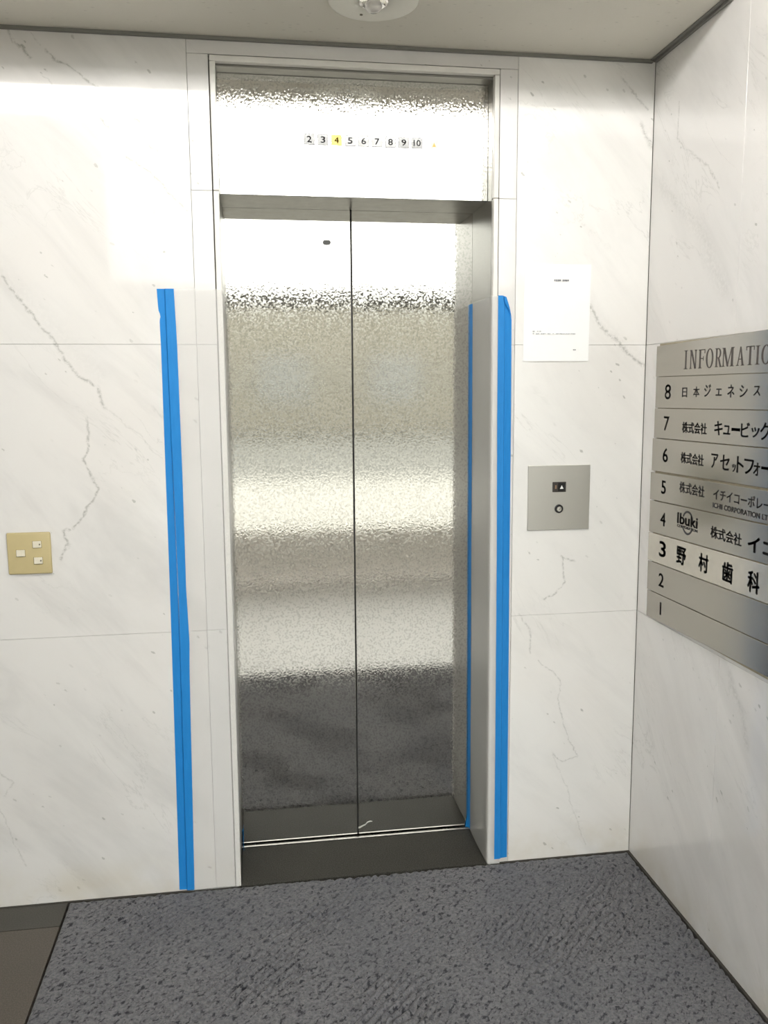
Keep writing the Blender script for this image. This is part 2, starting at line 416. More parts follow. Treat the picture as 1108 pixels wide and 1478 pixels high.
tg = NT('clear_glass')
tr = tg.n('ShaderNodeBsdfTransparent'); tr.inputs[0].default_value = (.93, .95, .94, 1)
gl = tg.n('ShaderNodeBsdfGlossy'); gl.inputs['Roughness'].default_value = .02
fr = tg.n('ShaderNodeFresnel'); fr.inputs[0].default_value = 1.45
mx = tg.n('ShaderNodeMixShader'); tg.l(fr.outputs[0], mx.inputs[0]); tg.l(tr.outputs[0], mx.inputs[1]); tg.l(gl.outputs[0], mx.inputs[2]); tg.l(mx.outputs[0], tg.out.inputs[0])
for (z0, z1) in ((.42, 2.20), (2.33, ZT - .08)):
    box('pane', GX0 + .05, XH - .05, YB - .074, YB - .066, z0, z1, tg.m, w1o)
M_frost = plain('frosted_strip', (.85, .85, .82), .5)
for z in (1.735, 1.600): box('frosted_strip', GX0 + .05, XH - .05, YB - .0775, YB - .0745, z - .008, z + .008, M_frost, w1o)
tag(box('ground', -40, 40, -12.6, YB - .25, -.2, -.02, M_pave), 'sunlit paving outside the entrance', 'ground', kind='structure')
tag(box('ground', -40, 40, -60, -12.6, -.25, -.06, M_road), 'asphalt street beyond the paving', 'ground', kind='structure')
M_fac = plain('beige_facade', (.20, .185, .15), .8, scale=2)
bl = boxes('building', [(-30, 30, -38, -31, -.1, 5.6)], M_fac); tag(bl, 'long low beige building across the street', 'building')
for i in range(12): box('window', -26 + i * 4.4, -24 + i * 4.4, -31.0, -30.95, 1.2, 3.0, M_frame, bl)

t = NT('lamp_diffuser'); p = t.pos(); t.put(t.b.inputs['Base Color'], t.mix(t.noise(p, 20), c4(.9), c4(.92)))
t.b.inputs['Emission Color'].default_value = c4(1, .975, .94); t.b.inputs['Emission Strength'].default_value = 9.5
hl = empty('hall_light', (.2, -1.35, ZT), 'long box light hung from the high hall ceiling', 'light')
box('diffuser', -.85, 1.25, -1.42, -1.28, 2.70, 2.80, t.m, hl, bevel=.01)
box('housing', -.86, 1.26, -1.43, -1.27, 2.80, 2.84, M_white, hl, bevel=.004)
for x_ in (-.5, .9): box('hanger_rod', x_ - .006, x_ + .006, -1.356, -1.344, 2.84, ZT, M_frame, hl)
reparent(hl)

# ------------------------------------------------------------ lift doors
dr = empty('door_1', (.4955, D, 0), 'pair of etched stainless steel lift doors in a deep opening', 'door', kind='structure')
ZD = 2.112
CX = .4975
box('door_leaf', OL - .03, CX - .0022, D, D + .03, .007, ZD, M_etched, dr, bevel=.0012, seg=2)
box('door_leaf', CX + .0022, OR + .03, D, D + .03, .007, ZD, M_etched, dr, bevel=.0012, seg=2)
box('rubber_seal', CX - .0021, CX + .0021, D + .004, D + .03, .007, ZD, M_black, dr)
M_hole = plain('keyhole_cover', (.06, .06, .055), .5)
bm = bmesh.new()
ring = []
for (cx_, a0) in ((.4255, -90), (.4155, 90)):
    for k in range(9):
        a = math.radians(a0 + k * 22.5); ring.append((cx_ + .0078 * math.cos(a), 2.0010 + .0078 * math.sin(a)))
f0 = [bm.verts.new((a, D - .0012, b)) for a, b in ring]; f1 = [bm.verts.new((a, D + .002, b)) for a, b in ring]
bm.faces.new(f0); bm.faces.new(f1[::-1])
for k in range(18): bm.faces.new((f0[k], f1[k], f1[(k + 1) % 18], f0[(k + 1) % 18]))
bmesh.ops.recalc_face_normals(bm, faces=bm.faces[:])
mesh_obj('release_hole_cover', bm, M_hole, dr)
# gouge low on the right leaf
M_scr = plain('bright_scratch', (.75, .73, .68), .35, metal=.4)
pts = [(.4995, .030), (.505, .031), (.515, .036), (.523, .039), (.531, .0475), (.540, .0500), (.548, .0495)]
wd = [.005, .006, .0045, .004, .004, .0025, .001]
V = []; Fc = []
for (a, b), h in zip(pts, wd): V += [(a, D - .0008, b + h / 2), (a, D - .0008, b - h / 2)]
n = len(V); V += [(v[0], D + .001, v[2]) for v in V]
for k in range(len(pts) - 1):
    a = 2 * k; Fc += [(a, a + 1, a + 3, a + 2), (n + a, n + a + 2, n + a + 3, n + a + 1), (a, a + 2, n + a + 2, n + a), (a + 1, n + a + 1, n + a + 3, a + 3)]
pyobj('scratch', V, Fc, M_scr, dr)
# sill and shaft behind
box('sill_track', OL, OR, D - .017, D + .03, -.02, .0025, M_sill, dr, bevel=.0006)
box('shaft_back', OL - .015, OR + .015, D + .032, D + .05, -.02, 2.2, M_gap, dr)
# jambs, soffit, header
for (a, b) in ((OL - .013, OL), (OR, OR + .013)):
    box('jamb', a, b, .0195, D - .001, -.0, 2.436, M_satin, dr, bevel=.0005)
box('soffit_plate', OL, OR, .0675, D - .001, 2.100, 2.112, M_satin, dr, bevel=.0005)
box('header_panel', OL + .0005, OR - .0005, .0665, .09, 2.1005, 2.430, M_etched_panel, dr, bevel=.0006)
box('header_soffit', OL, OR, .0195, .09, 2.4305, 2.4362, M_satin, dr)
reparent(dr)

# ------------------------------------------------------------ text
def text_mesh(name, s, mat, frame, x0, x1, z0, z1, parent, depth=.0006, bold=0.0, wall='R', off=0.0):
    """lettering stretched to the box; wall 'R': x runs along -Y on the sign plane X=frame; 'F': plane Y=frame"""
    cu = bpy.data.curves.new('t', 'FONT'); cu.body = s; cu.extrude = 0; cu.resolution_u = 3
    o = bpy.data.objects.new('t', cu); C.objects.link(o)
    dg = bpy.context.evaluated_depsgraph_get(); me = bpy.data.meshes.new_from_object(o.evaluated_get(dg)); bpy.data.objects.remove(o)
    co = np.zeros(len(me.vertices) * 3); me.vertices.foreach_get('co', co); co = co.reshape(-1, 3)
    lo, hi = co.min(0), co.max(0)
    faces = [tuple(p_.vertices) for p_ in me.polygons]
    u = (co[:, 0] - lo[0]) / max(1e-6, hi[0] - lo[0]) * abs(x1 - x0); v = (co[:, 1] - lo[1]) / max(1e-6, hi[1] - lo[1]) * (z1 - z0) + z0
    bpy.data.meshes.remove(me)
    uv = np.stack([u, v], -1); b = bold * .04
    if b > 0:
        sh = [(-b, 0), (b, 0), (0, -b * .8), (0, b * .8)]; n = len(uv)
        uv = np.concatenate([uv + np.array(q) for q in sh]); faces = [tuple(i + n * k for i in f) for k in range(4) for f in faces]
    return place_flat(name, uv, faces, mat, frame, x0, parent, depth, wall)
def place_flat(name, uv, faces, mat, frame, x0, parent, depth, wall):
    V = []; n = len(uv)
    for k in (1, 0):
        for (a, b) in uv:
            V.append((frame - depth * k, x0 - a, b) if wall == 'R' else (x0 + a, frame - depth * k, b))
    # front faces plus rim
    from collections import Counter
    cnt = Counter(); 
    for f in faces:
        for i in range(len(f)): cnt[frozenset((f[i], f[(i + 1) % len(f)]))] += 1
    F = []
    for f in faces:
        F.append(tuple(f))
        for i in range(len(f)):
            a, b = f[i], f[(i + 1) % len(f)]
            if cnt[frozenset((a, b))] == 1: F.append((a, n + a, n + b, b))
    return pyobj(name, V, F, mat, parent)

# ------------------------------------------------------------ floor indicator on the header
M_ind = plain('indicator_window', (.42, .42, .42), .12)
M_ind_glare = plain('indicator_window_glare', (.60, .60, .60), .10)  # same window made paler: reflected glare painted into the base colour
M_bez = plain('indicator_bezel', (.20, .20, .20), .35)
M_dig = plain('grey_digit', (.075, .075, .09), .5)
def emis(name, col, st):
    t = NT(name); t.put(t.b.inputs['Base Color'], c4(*col)); t.b.inputs['Emission Color'].default_value = c4(*col)
    t.b.inputs['Emission Strength'].default_value = st; t.set(Roughness=.4)
    p_ = t.pos(); t.put(t.b.inputs['Base Color'], t.mix(t.noise(p_, 60), c4(*col), c4(*(x * .95 for x in col)))); return t.m
M_lit = emis('lit_yellow_lens', (1.0, .82, .15), .15)
M_litd = plain('lit_digit', (.30, .13, .02), .6)
M_arrow = emis('orange_arrow', (.85, .22, .05), .6)
YH = .0665
ind = empty('floor_indicator', (.52, YH, 2.26), 'row of small square floor number lamps on steel header above the lift doors', 'indicator')
for i in range(9):
    xc = .3585 + i * .03975; zc = 2.2596; s = str(i + 2)
    lit = s == '4'
    h = .0148
    wn = box('number_lamp', xc - .0155, xc + .0155, YH - .0012, YH + .001, zc - h, zc + h, M_lit if lit else (M_ind if i in (0, 1, 7, 8) else M_ind_glare), ind, bevel=.0008)
    if lit: tag(wn, 'lit yellow number lamp')
    if not lit:
        bz = boxes('lamp_bezel', [(xc - .0160, xc - .0147, YH - .0018, YH + .001, zc - .0153, zc + .0153), (xc + .0147, xc + .0160, YH - .0018, YH + .001, zc - .0153, zc + .0153),
              (xc - .0147, xc + .0147, YH - .0018, YH + .001, zc + .0141, zc + .0153), (xc - .0147, xc + .0147, YH - .0018, YH + .001, zc - .0153, zc - .0141)], M_bez, ind)
    tw = .0065 if s != '10' else .0105
    text_mesh('number', s, M_litd if lit else M_dig, YH - .0013, xc - tw, xc + tw, zc - .0085, zc + .0085, ind, .0004, .008, 'F')
box('arrow_lamp', .7165, .7395, YH - .0010, YH + .001, 2.245, 2.271, emis('pale_arrow_lens', (1.0, .90, .62), .12), ind, bevel=.0008)
place_flat('arrow', np.array([(0, 2.2505), (.011, 2.2505), (.0055, 2.2625)]), [(0, 1, 2)], M_arrow, YH - .0012, .7222, ind, .0004, 'F')
reparent(ind)

# ------------------------------------------------------------ protective corner sheets and tape
def film(name, a):
    t = NT(name); p_ = t.pos()
    t.put(t.b.inputs['Base Color'], t.mix(t.noise(p_, 12, 3), c4(.84, .83, .81), c4(.90, .89, .87)))
    t.set(Roughness=.22)
    tr = t.n('ShaderNodeBsdfTransparent'); mx = t.n('ShaderNodeMixShader'); mx.inputs[0].default_value = a
    t.l(tr.outputs[0], mx.inputs[1]); t.l(t.b.outputs[0], mx.inputs[2]); t.l(mx.outputs[0], t.out.inputs[0]); return t.m
M_film = film('translucent_plastic_sheet', .22)
M_film2 = film('translucent_plastic_sheet_dense', .42)
M_tape = None
t = NT('blue_masking_tape'); p = t.pos()
mp = t.n('ShaderNodeMapping'); t.l(p, mp.inputs[0]); mp.inputs['Scale'].default_value = (3, 1, .6)
t.put(t.b.inputs['Base Color'], t.mix(t.noise(mp.outputs[0], 30, 4, .6), c4(.012, .20, .56), c4(.020, .25, .66)))
t.set(Roughness=.5); t.b.inputs['Specular IOR Level'].default_value = .28; t.bump(t.noise(mp.outputs[0], 60, 3), .5, .0012); M_tape = t.m
def sweep(name, zs, profile_at, mat, parent, th=.0012, smooth=True):
    """closed shell from a polyline profile per height; profile_at(z)-> list of ((x,y),(nx,ny))"""
    V = []; F = []; rows = []
    for z in zs:
        pr = profile_at(z)
        r1 = [len(V) + i for i in range(len(pr))]; V += [(q[0][0], q[0][1], z if len(q) < 3 else q[2]) for q in pr]
        r2 = [len(V) + i for i in range(len(pr))]; V += [(q[0][0] + q[1][0] * th, q[0][1] + q[1][1] * th, z if len(q) < 3 else q[2]) for q in pr]
        rows.append((r1, r2))
    for (a1, a2), (b1, b2) in zip(rows, rows[1:]):
        m = len(a1)
        for i in range(m - 1):
            F.append((a1[i], a1[i + 1], b1[i + 1], b1[i])); F.append((a2[i], b2[i], b2[i + 1], a2[i + 1]))
        F.append((a1[0], b1[0], b2[0], a2[0])); F.append((a1[-1], a2[-1], b2[-1], b1[-1]))
    for (r1, r2) in (rows[0], rows[-1]):
        for i in range(len(r1) - 1): F.append((r1[i], r2[i], r2[i + 1], r1[i + 1]))
    o = pyobj(name, V, F, mat, parent, smooth)
    bm = bmesh.new(); bm.from_mesh(o.data); bmesh.ops.recalc_face_normals(bm, faces=bm.faces[:]); bm.to_mesh(o.data); bm.free()
    try: o.data.set_sharp_from_angle(angle=math.radians(40))
    except Exception: pass
    return o
def lerp(z, tab):
    tab = sorted(tab); return float(np.interp(z, [a for a, _ in tab], [b for _, b in tab]))
ZTOP = 1.8245
zs = list(np.linspace(.003, ZTOP, 60))
# left guard
gl_ = empty('corner_guard', (.03, -.005, 0), 'translucent plastic corner sheet taped over the left edge of the lift opening', 'corner guard', 'corner guards taped round the lift opening')
ctab = [(0.003, .0955), (.25, .1005), (.85, .1030), (1.35, .1025), (1.66, .1022), (1.8245, .0990)]
def prof_left(z):
    c = lerp(z, ctab); R_ = .004; pr = []
    bow = .0015 * math.sin(z * 5.1) ** 2
    for x_ in np.linspace(-.058, c - R_, 9):
        pr.append(((x_, -.0060 - bow * math.sin((x_ + .058) / .16 * math.pi)), (0, -1)))
    for k in range(1, 5):
        a = k / 5 * math.pi / 2; pr.append(((c - R_ + R_ * math.sin(a), -.0060 + R_ - R_ * math.cos(a)), (math.sin(a), -math.cos(a))))
    for y_ in (.0, .08, .16, .232): pr.append(((c, y_), (1, 0)))
    return pr
sweep('plastic_sheet', zs, prof_left, M_film, gl_)
tl = [(1.8245, -.0828), (1.775, -.0808), (1.765, -.0800), (1.755, -.0765), (1.747, -.0755), (1.740, -.0775), (1.733, -.0782), (1.665, -.0775), (.9605, -.0812), (.55, -.0850), (0.003, -.0906)]
tr_ = [(1.8245, -.0352), (1.665, -.0319), (1.30, -.0315), (.96, -.0338), (.80, -.030), (.70, -.0335), (.4, -.038), (0.003, -.0444)]
cr = [(1.8245, -.0600), (1.665, -.0600), (.96, -.0568), (0.003, -.0670)]
def prof_tape_l(z):
    a, b, c = lerp(z, tl), lerp(z, tr_), lerp(z, cr); wv = .0004 * math.sin(z * 37)
    return [((a, -.0006), (0, -1)), (((a + c) / 2, -.0012 + wv), (0, -1)), ((c - .002, -.0020), (0, -1)), ((c + .0012, -.0076), (0, -1)), (((b + c) / 2, -.0084 + wv), (0, -1)), ((b, -.0080), (0, -1))]
zt = sorted(list(np.linspace(.006, ZTOP, 70)) + [1.775, 1.765, 1.755, 1.747, 1.740, 1.733])
sweep('blue_tape', zt, prof_tape_l, M_tape, gl_, .0004, smooth=False)
sweep('blue_tape', list(np.linspace(.004, .055, 6)), lambda z: [((OL + .0058, .205), (1, 0)), ((OL + .0056, .232), (1, 0)), ((OL + .0016, .242), (1, 0))], M_tape, gl_, .0004)
reparent(gl_)
# right guard
gr_ = empty('corner_guard', (.91, -.005, 0), 'translucent plastic corner sheet taped over the right edge of the lift opening', 'corner guard', 'corner guards taped round the lift opening')
ZR = 1.8135
rtab = [(0.001, .8935), (.58, .8920), (1.0, .8905), (1.46, .8900), (1.8135, .8890)]
rc = [(1.8135, .9235), (1.79, .9270), (1.745, .9285), (1.46, .9300), (1.03, .9320), (0, .9360)]
def prof_right(z):
    c = lerp(z, rtab); R_ = .006; pr = []
    for x_ in np.linspace(lerp(z, rc) - .0030, c + R_, 6): pr.append(((x_, -.0060), (0, -1)))
    for k in range(1, 6):
        a = k / 6 * math.pi / 2; pr.append(((c + R_ - R_ * math.sin(a), -.0060 + R_ - R_ * math.cos(a)), (-math.sin(a), -math.cos(a))))
    for y_ in (.02, .08, .16, .232): pr.append(((c - .0010 * (y_ < .2) * math.sin(y_ * 14), y_), (-1, 0)))
    return pr
sweep('plastic_sheet', list(np.linspace(.001, ZR, 60)), prof_right, M_film2, gr_)
rl = [(1.8135, .9075), (1.46, .9085), (1.03, .9120), (.5, .9140), (0, .9148)]
rr_ = [(1.8150, .9250), (1.8120, .9335), (1.79, .9405), (1.765, .9470), (1.745, .9515), (1.46, .9540), (1.03, .9550), (.5, .9575), (0, .9594)]
def prof_tape_r(z):
    a, b, c = lerp(z, rl), lerp(z, rr_), lerp(z, rc)
    return [((a, -.0076), (0, -1)), ((c - .0012, -.0082), (0, -1)), ((c + .0008, -.0040), (0, -1)), (((b + c) / 2, -.0026 + .0003 * math.sin(z * 41)), (0, -1)), ((b, -.0014), (0, -1))]
zr = sorted(list(np.linspace(.017, 1.80, 66)) + [1.8150, 1.8120, 1.79, 1.765, 1.745])
sweep('blue_tape', zr, prof_tape_r, M_tape, gr_, .0004, smooth=False)
# folded flap at the tape's torn top corner
pyobj('tape_fold', [(.9245, -.0095, 1.8135), (.9330, -.0085, 1.8105), (.9430, -.0070, 1.782), (.9515, -.0055, 1.748), (.9395, -.0088, 1.776), (.9290, -.0100, 1.793),
      (.9245, -.0090, 1.8135), (.9330, -.0080, 1.8105), (.9430, -.0065, 1.782), (.9515, -.0050, 1.748), (.9395, -.0083, 1.776), (.9290, -.0095, 1.793)],
      [(0, 1, 2, 5), (5, 2, 3, 4), (6, 11, 8, 7), (11, 10, 9, 8), (0, 6, 7, 1), (1, 7, 8, 2), (2, 8, 9, 3), (3, 9, 10, 4), (4, 10, 11, 5), (5, 11, 6, 0)], M_tape, gr_)
def inner_r(z):
    c = lerp(z, rtab) - .0016
    k = max(0, (.05 - z) / .05)
    return [((c, .218), (-1, 0)), ((c - .001, .232), (-1, 0)), ((c - .0030 - .010 * k, .2435 - .004 * k), (-1, 0))]
sweep('blue_tape', list(np.linspace(.0035, ZR, 40)), inner_r, M_tape, gr_, .0004)
reparent(gr_)

# ------------------------------------------------------------ call button panel
cp = empty('call_button_panel', (1.111, 0, 1.203), 'square brushed steel lift call plate with up button and key switch', 'button panel')
box('face_plate', 1.0105, 1.2110, -.005, -.0002, 1.1015, 1.3040, M_plate, cp, bevel=.0012, seg=2)
M_bzl = plain('dark_bezel', (.045, .038, .034), .4)
M_btn = plain('black_button', (.012, .012, .013), .3)
M_wm = plain('white_mark', (.85, .85, .83), .5)
M_amber = plain('amber_lamp', (.30, .19, .11), .4)
box('bezel', 1.0890, 1.1325, -.0075, -.004, 1.2205, 1.2520, M_bzl, cp, bevel=.001)
b_ = box('up_button', 1.1065, 1.1300, -.0092, -.007, 1.2240, 1.2490, M_btn, cp, bevel=.0012)
place_flat('up_arrow', np.array([(0, 1.2305), (.0115, 1.2305), (.00575, 1.2420)]), [(0, 1, 2)], M_wm, -.0092, 1.1118, b_, .0003, 'F')
box('call_lamp', 1.0965, 1.1015, -.0080, -.007, 1.2305, 1.2420, M_amber, cp, bevel=.0005)
bm = bmesh.new(); lathe(bm, [(.0135, 0), (.0135, -.004), (.0110, -.0048), (.0085, -.0042), (.0085, -.002)], 32, 1.1105, -.0048, 1.1680, 'Y')
ks = mesh_obj('key_switch', bm, M_btn, cp, True)
bm = bmesh.new(); lathe(bm, [(.0080, .0), (.0080, -.0052), (.0074, -.0058)], 24, 1.1105, -.0048, 1.1675, 'Y')
cyl = mesh_obj('lock_cylinder', bm, plain('chrome_lock', (.8, .8, .78), .2, metal=1.0), ks)
bm = bmesh.new(); add_box(bm, -.0009, .0009, -.0004, .0004, -.0042, .0042)
bmesh.ops.rotate(bm, verts=bm.verts[:], cent=(0, 0, 0), matrix=Matrix.Rotation(math.radians(35), 3, 'Y')); bmesh.ops.translate(bm, verts=bm.verts[:], vec=(1.1120, -.0108, 1.1685))
so = mesh_obj('key_slot', bm, M_btn, cp)
reparent(cp)

# ------------------------------------------------------------ paper notice
t = NT('white_paper'); p = t.pos(); t.put(t.b.inputs['Base Color'], t.mix(t.noise(p, 40, 3), c4(.93, .93, .92), c4(.95, .95, .945))); t.set(Roughness=.6)
pn = empty('paper_notice', (1.0925, 0, 1.765), 'white sheet of paper stuck on the marble above the call plate', 'paper')
V = []; F = []; nx, nz = 8, 10
for k in (0, 1):
    for j in range(nz + 1):
        for i in range(nx + 1):
            u_x = i / nx; u_z = j / nz
            xx = .9885 + .2078 * u_x + .0022 * (u_z) + .0003; zz = 1.6215 + .2880 * u_z
            V.append((xx, -.0006 - .0022 * (1 - u_z) ** 4 * (.3 + u_x * (1 - u_x) * 3) - .0003 * k, zz))
m_ = (nx + 1) * (nz + 1)
for j in range(nz):
    for i in range(nx):
        a = j * (nx + 1) + i; F.append((a, a + nx + 1, a + nx + 2, a + 1)); F.append((m_ + a, m_ + a + 1, m_ + a + nx + 2, m_ + a + nx + 1))
per = [i for i in range(nx + 1)] + [(j * (nx + 1) + nx) for j in range(1, nz + 1)] + [nz * (nx + 1) + i for i in range(nx - 1, -1, -1)] + [j * (nx + 1) for j in range(nz - 1, 0, -1)]
for a, b in zip(per, per[1:] + per[:1]): F.append((a, b, m_ + b, m_ + a))
sheet = pyobj('sheet', V, F, t.m, pn, False)
M_pt = plain('faint_print', (.22, .22, .24), .6)
M_pt2 = plain('fainter_print', (.50, .50, .52), .6)
def dashes(x0, x1, z, h, n, m, seed, dens=.8):
    r = random.Random(seed); bm = bmesh.new(); st = (x1 - x0) / n
    for i in range(n):
        if r.random() < dens: add_box(bm, x0 + i * st, x0 + (i + r.uniform(.35, .8)) * st, -.0042, -.0010, z + r.uniform(-.2, .2) * h - h / 2, z + h / 2)
    mesh_obj('print_line', bm, m, sheet)
dashes(1.083, 1.130, 1.862, .0042, 9, M_pt, 3)
dashes(1.018, 1.155, 1.704, .0026, 26, M_pt2, 5, .75)
dashes(1.018, 1.060, 1.711, .0026, 6, M_pt2, 8, .4)
dashes(1.147, 1.156, 1.656, .0028, 2, M_pt, 7, 1)
reparent(pn)

# ------------------------------------------------------------ light switch
M_ivory = plain('ivory_switch_plate', (.53, .44, .235), .33, var=.04)
M_rock = plain('pale_rocker', (.72, .67, .55), .35)
M_dot = plain('switch_lamp_dot', (.20, .18, .13), .4)
ls = empty('light_switch', (-.468, 0, 1.082), 'yellowed ivory wall switch plate with three small rockers on the left marble', 'switch')
bm = bmesh.new(); add_box(bm, -.5275, -.4075, -.0085, -.0002, 1.0215, 1.1425, .0045, 4); mesh_obj('plate', bm, M_ivory, ls, True)
for (xc, zc, dot) in ((-.4906, 1.0835, 0), (-.4450, 1.1075, 1), (-.4440, 1.0605, 1)):
    well = box('rocker_surround', xc - .0128, xc + .0128, -.0089, -.008, zc - .0108, zc + .0100, plain('rocker_recess', (.26, .21, .12), .6) if xc < -.48 else bpy.data.materials['rocker_recess'], ls)
    rk = box('rocker', xc - .0112, xc + .0118, -.0125, -.0085, zc - .0092, zc + .0096, M_rock, ls, bevel=.0012, seg=2)
    if dot: box('lamp_dot', xc + .0058, xc + .0100, -.0129, -.0122, zc - .0022, zc + .0026, M_dot, rk, bevel=.0003)
reparent(ls)

# ------------------------------------------------------------ ceiling fitting
CXL, CYL = .500, -.281
M_disc = plain('fitting_disc', (.84, .82, .74), .45, var=.02)
M_chrome = plain('chrome_reflector', (.85, .84, .80), .12, metal=1.0)
t = NT('lamp_glass'); t.put(t.b.inputs['Base Color'], c4(.95, .93, .9)); t.set(Roughness=.08); t.b.inputs['Transmission Weight'].default_value = .6
p = t.pos(); t.put(t.b.inputs['Base Color'], t.mix(t.noise(p, 90), c4(.9, .87, .83), c4(1, .98, .95))); M_bulb = t.m
cl = empty('ceiling_light', (CXL, CYL, HC), 'round white emergency light disc with small central bulb on the lowered ceiling', 'light')
bm = bmesh.new(); prof = [(.036, -.001), (.040, -.0085), (.106, -.0075), (.112, -.0055), (.1135, -.0002)]
rws = []
for (r, h) in prof: rws.append([bm.verts.new((CXL + r * math.cos(2 * math.pi * i / 64), CYL + r * math.sin(2 * math.pi * i / 64), HC + h)) for i in range(64)])
for a, b in zip(rws, rws[1:]):
    for i in range(64): bm.faces.new((a[i], a[(i + 1) % 64], b[(i + 1) % 64], b[i]))
bmesh.ops.recalc_face_normals(bm, faces=bm.faces[:]); mesh_obj('trim_disc', bm, M_disc, cl, True)
bm = bmesh.new()
rws = []
for (r, h) in [(.0375, -.006), (.034, -.010), (.030, -.004), (.010, -.0005)]: rws.append([bm.verts.new((CXL + r * math.cos(2 * math.pi * i / 24) * (1 + .04 * (i % 2)), CYL + r * math.sin(2 * math.pi * i / 24) * (1 + .04 * (i % 2)), HC + h)) for i in range(24)])
for a, b in zip(rws, rws[1:]):
    for i in range(24): bm.faces.new((a[i], a[(i + 1) % 24], b[(i + 1) % 24], b[i]))
bm.faces.new(rws[-1]); bmesh.ops.recalc_face_normals(bm, faces=bm.faces[:]); mesh_obj('reflector', bm, M_chrome, cl)
bm = bmesh.new(); lathe(bm, [(.013, -.001), (.019, -.008), (.022, -.016), (.019, -.024), (.011, -.029), (.002, -.030)], 24, CXL, CYL, HC, 'Z'); mesh_obj('bulb', bm, M_bulb, cl, True)
bm = bmesh.new(); lathe(bm, [(.0040, -.0070), (.0040, -.0098), (.0022, -.0102)], 16, CXL - .022, CYL + .068, HC, 'Z'); mesh_obj('check_button', bm, M_dot, cl)
reparent(cl)

# ------------------------------------------------------------ directory board
XS = XR - .012
db = empty('directory_board', (XR, -.5, 1.25), 'brushed metal tenant directory of stacked name plates on the right marble wall', 'sign')
M_back = plain('backing_strip', (.42, .37, .27), .8, var=.3, scale=60)
bm = bmesh.new(); add_box(bm, XR - .0075, XR - .0003, -.92, -.106, .842, 1.6685, .0008)
mesh_obj('backing_board', bm, M_back, db)
M_let = plain('dark_engraving', (.030, .030, .032), .5)
M_let_b = plain('black_lettering', (.012, .012, .014), .5)
M_let_f = plain('faded_engraving', (.27, .25, .23), .5)
M_let_m = plain('worn_engraving', (.085, .08, .085), .5)
M_let_h = plain('header_engraving', (.075, .062, .055), .5)
zL = [1.6613, 1.5714, 1.4787, 1.3889, 1.2872, 1.2000, 1.1007, 1.0119, .9203, .8367]     # left ends of the joints
zR_ = [1.6712, 1.5701, 1.4830, 1.3940, 1.2964, 1.2132, 1.1181, 1.0243, .9283, .8503]    # at Y about -0.69
yL = [-.0968, -.0995, -.0978, -.0912, -.0865, -.0876, -.0859, -.0882, -.0905]
gap = [0, .001, .0016, .0022, .0062, .0030, .0030, .0024, .0022, 0]
def plate(i, mat, label=None):
    y0 = yL[i]; y1 = -.930; d = lambda zl, zr, y: zl + (zr - zl) * (y - yL[i]) / (-.69 - yL[i])
    zt0, zt1 = zL[i] - gap[i] / 2, d(zL[i], zR_[i], y1) - gap[i] / 2
    zb0, zb1 = zL[i + 1] + gap[i + 1] / 2, d(zL[i + 1], zR_[i + 1], y1) + gap[i + 1] / 2
    bm = bmesh.new(); V = []
    for X_ in (XS, XR - .0078):
        V += [bm.verts.new((X_, y0, zt0)), bm.verts.new((X_, y0, zb0)), bm.verts.new((X_, y1, zb1)), bm.verts.new((X_, y1, zt1))]
    for f in ((0, 1, 2, 3), (7, 6, 5, 4), (0, 4, 5, 1), (1, 5, 6, 2), (2, 6, 7, 3), (3, 7, 4, 0)): bm.faces.new([V[k] for k in f])
    bmesh.ops.recalc_face_normals(bm, faces=bm.faces[:]); bmesh.ops.bevel(bm, geom=bm.edges[:], offset=.0006, segments=1, affect='EDGES')
    o = mesh_obj('name_plate', bm, mat, db)
    if label: tag(o, label)
    return o
P = [plate(0, M_sign, 'header plate reading INFORMATION')] + [plate(i, M_sign) for i in range(1, 6)] + [plate(6, M_sign_new, 'paler newer name plate with bold black lettering')] + [plate(7, M_sign), plate(8, M_sign)]
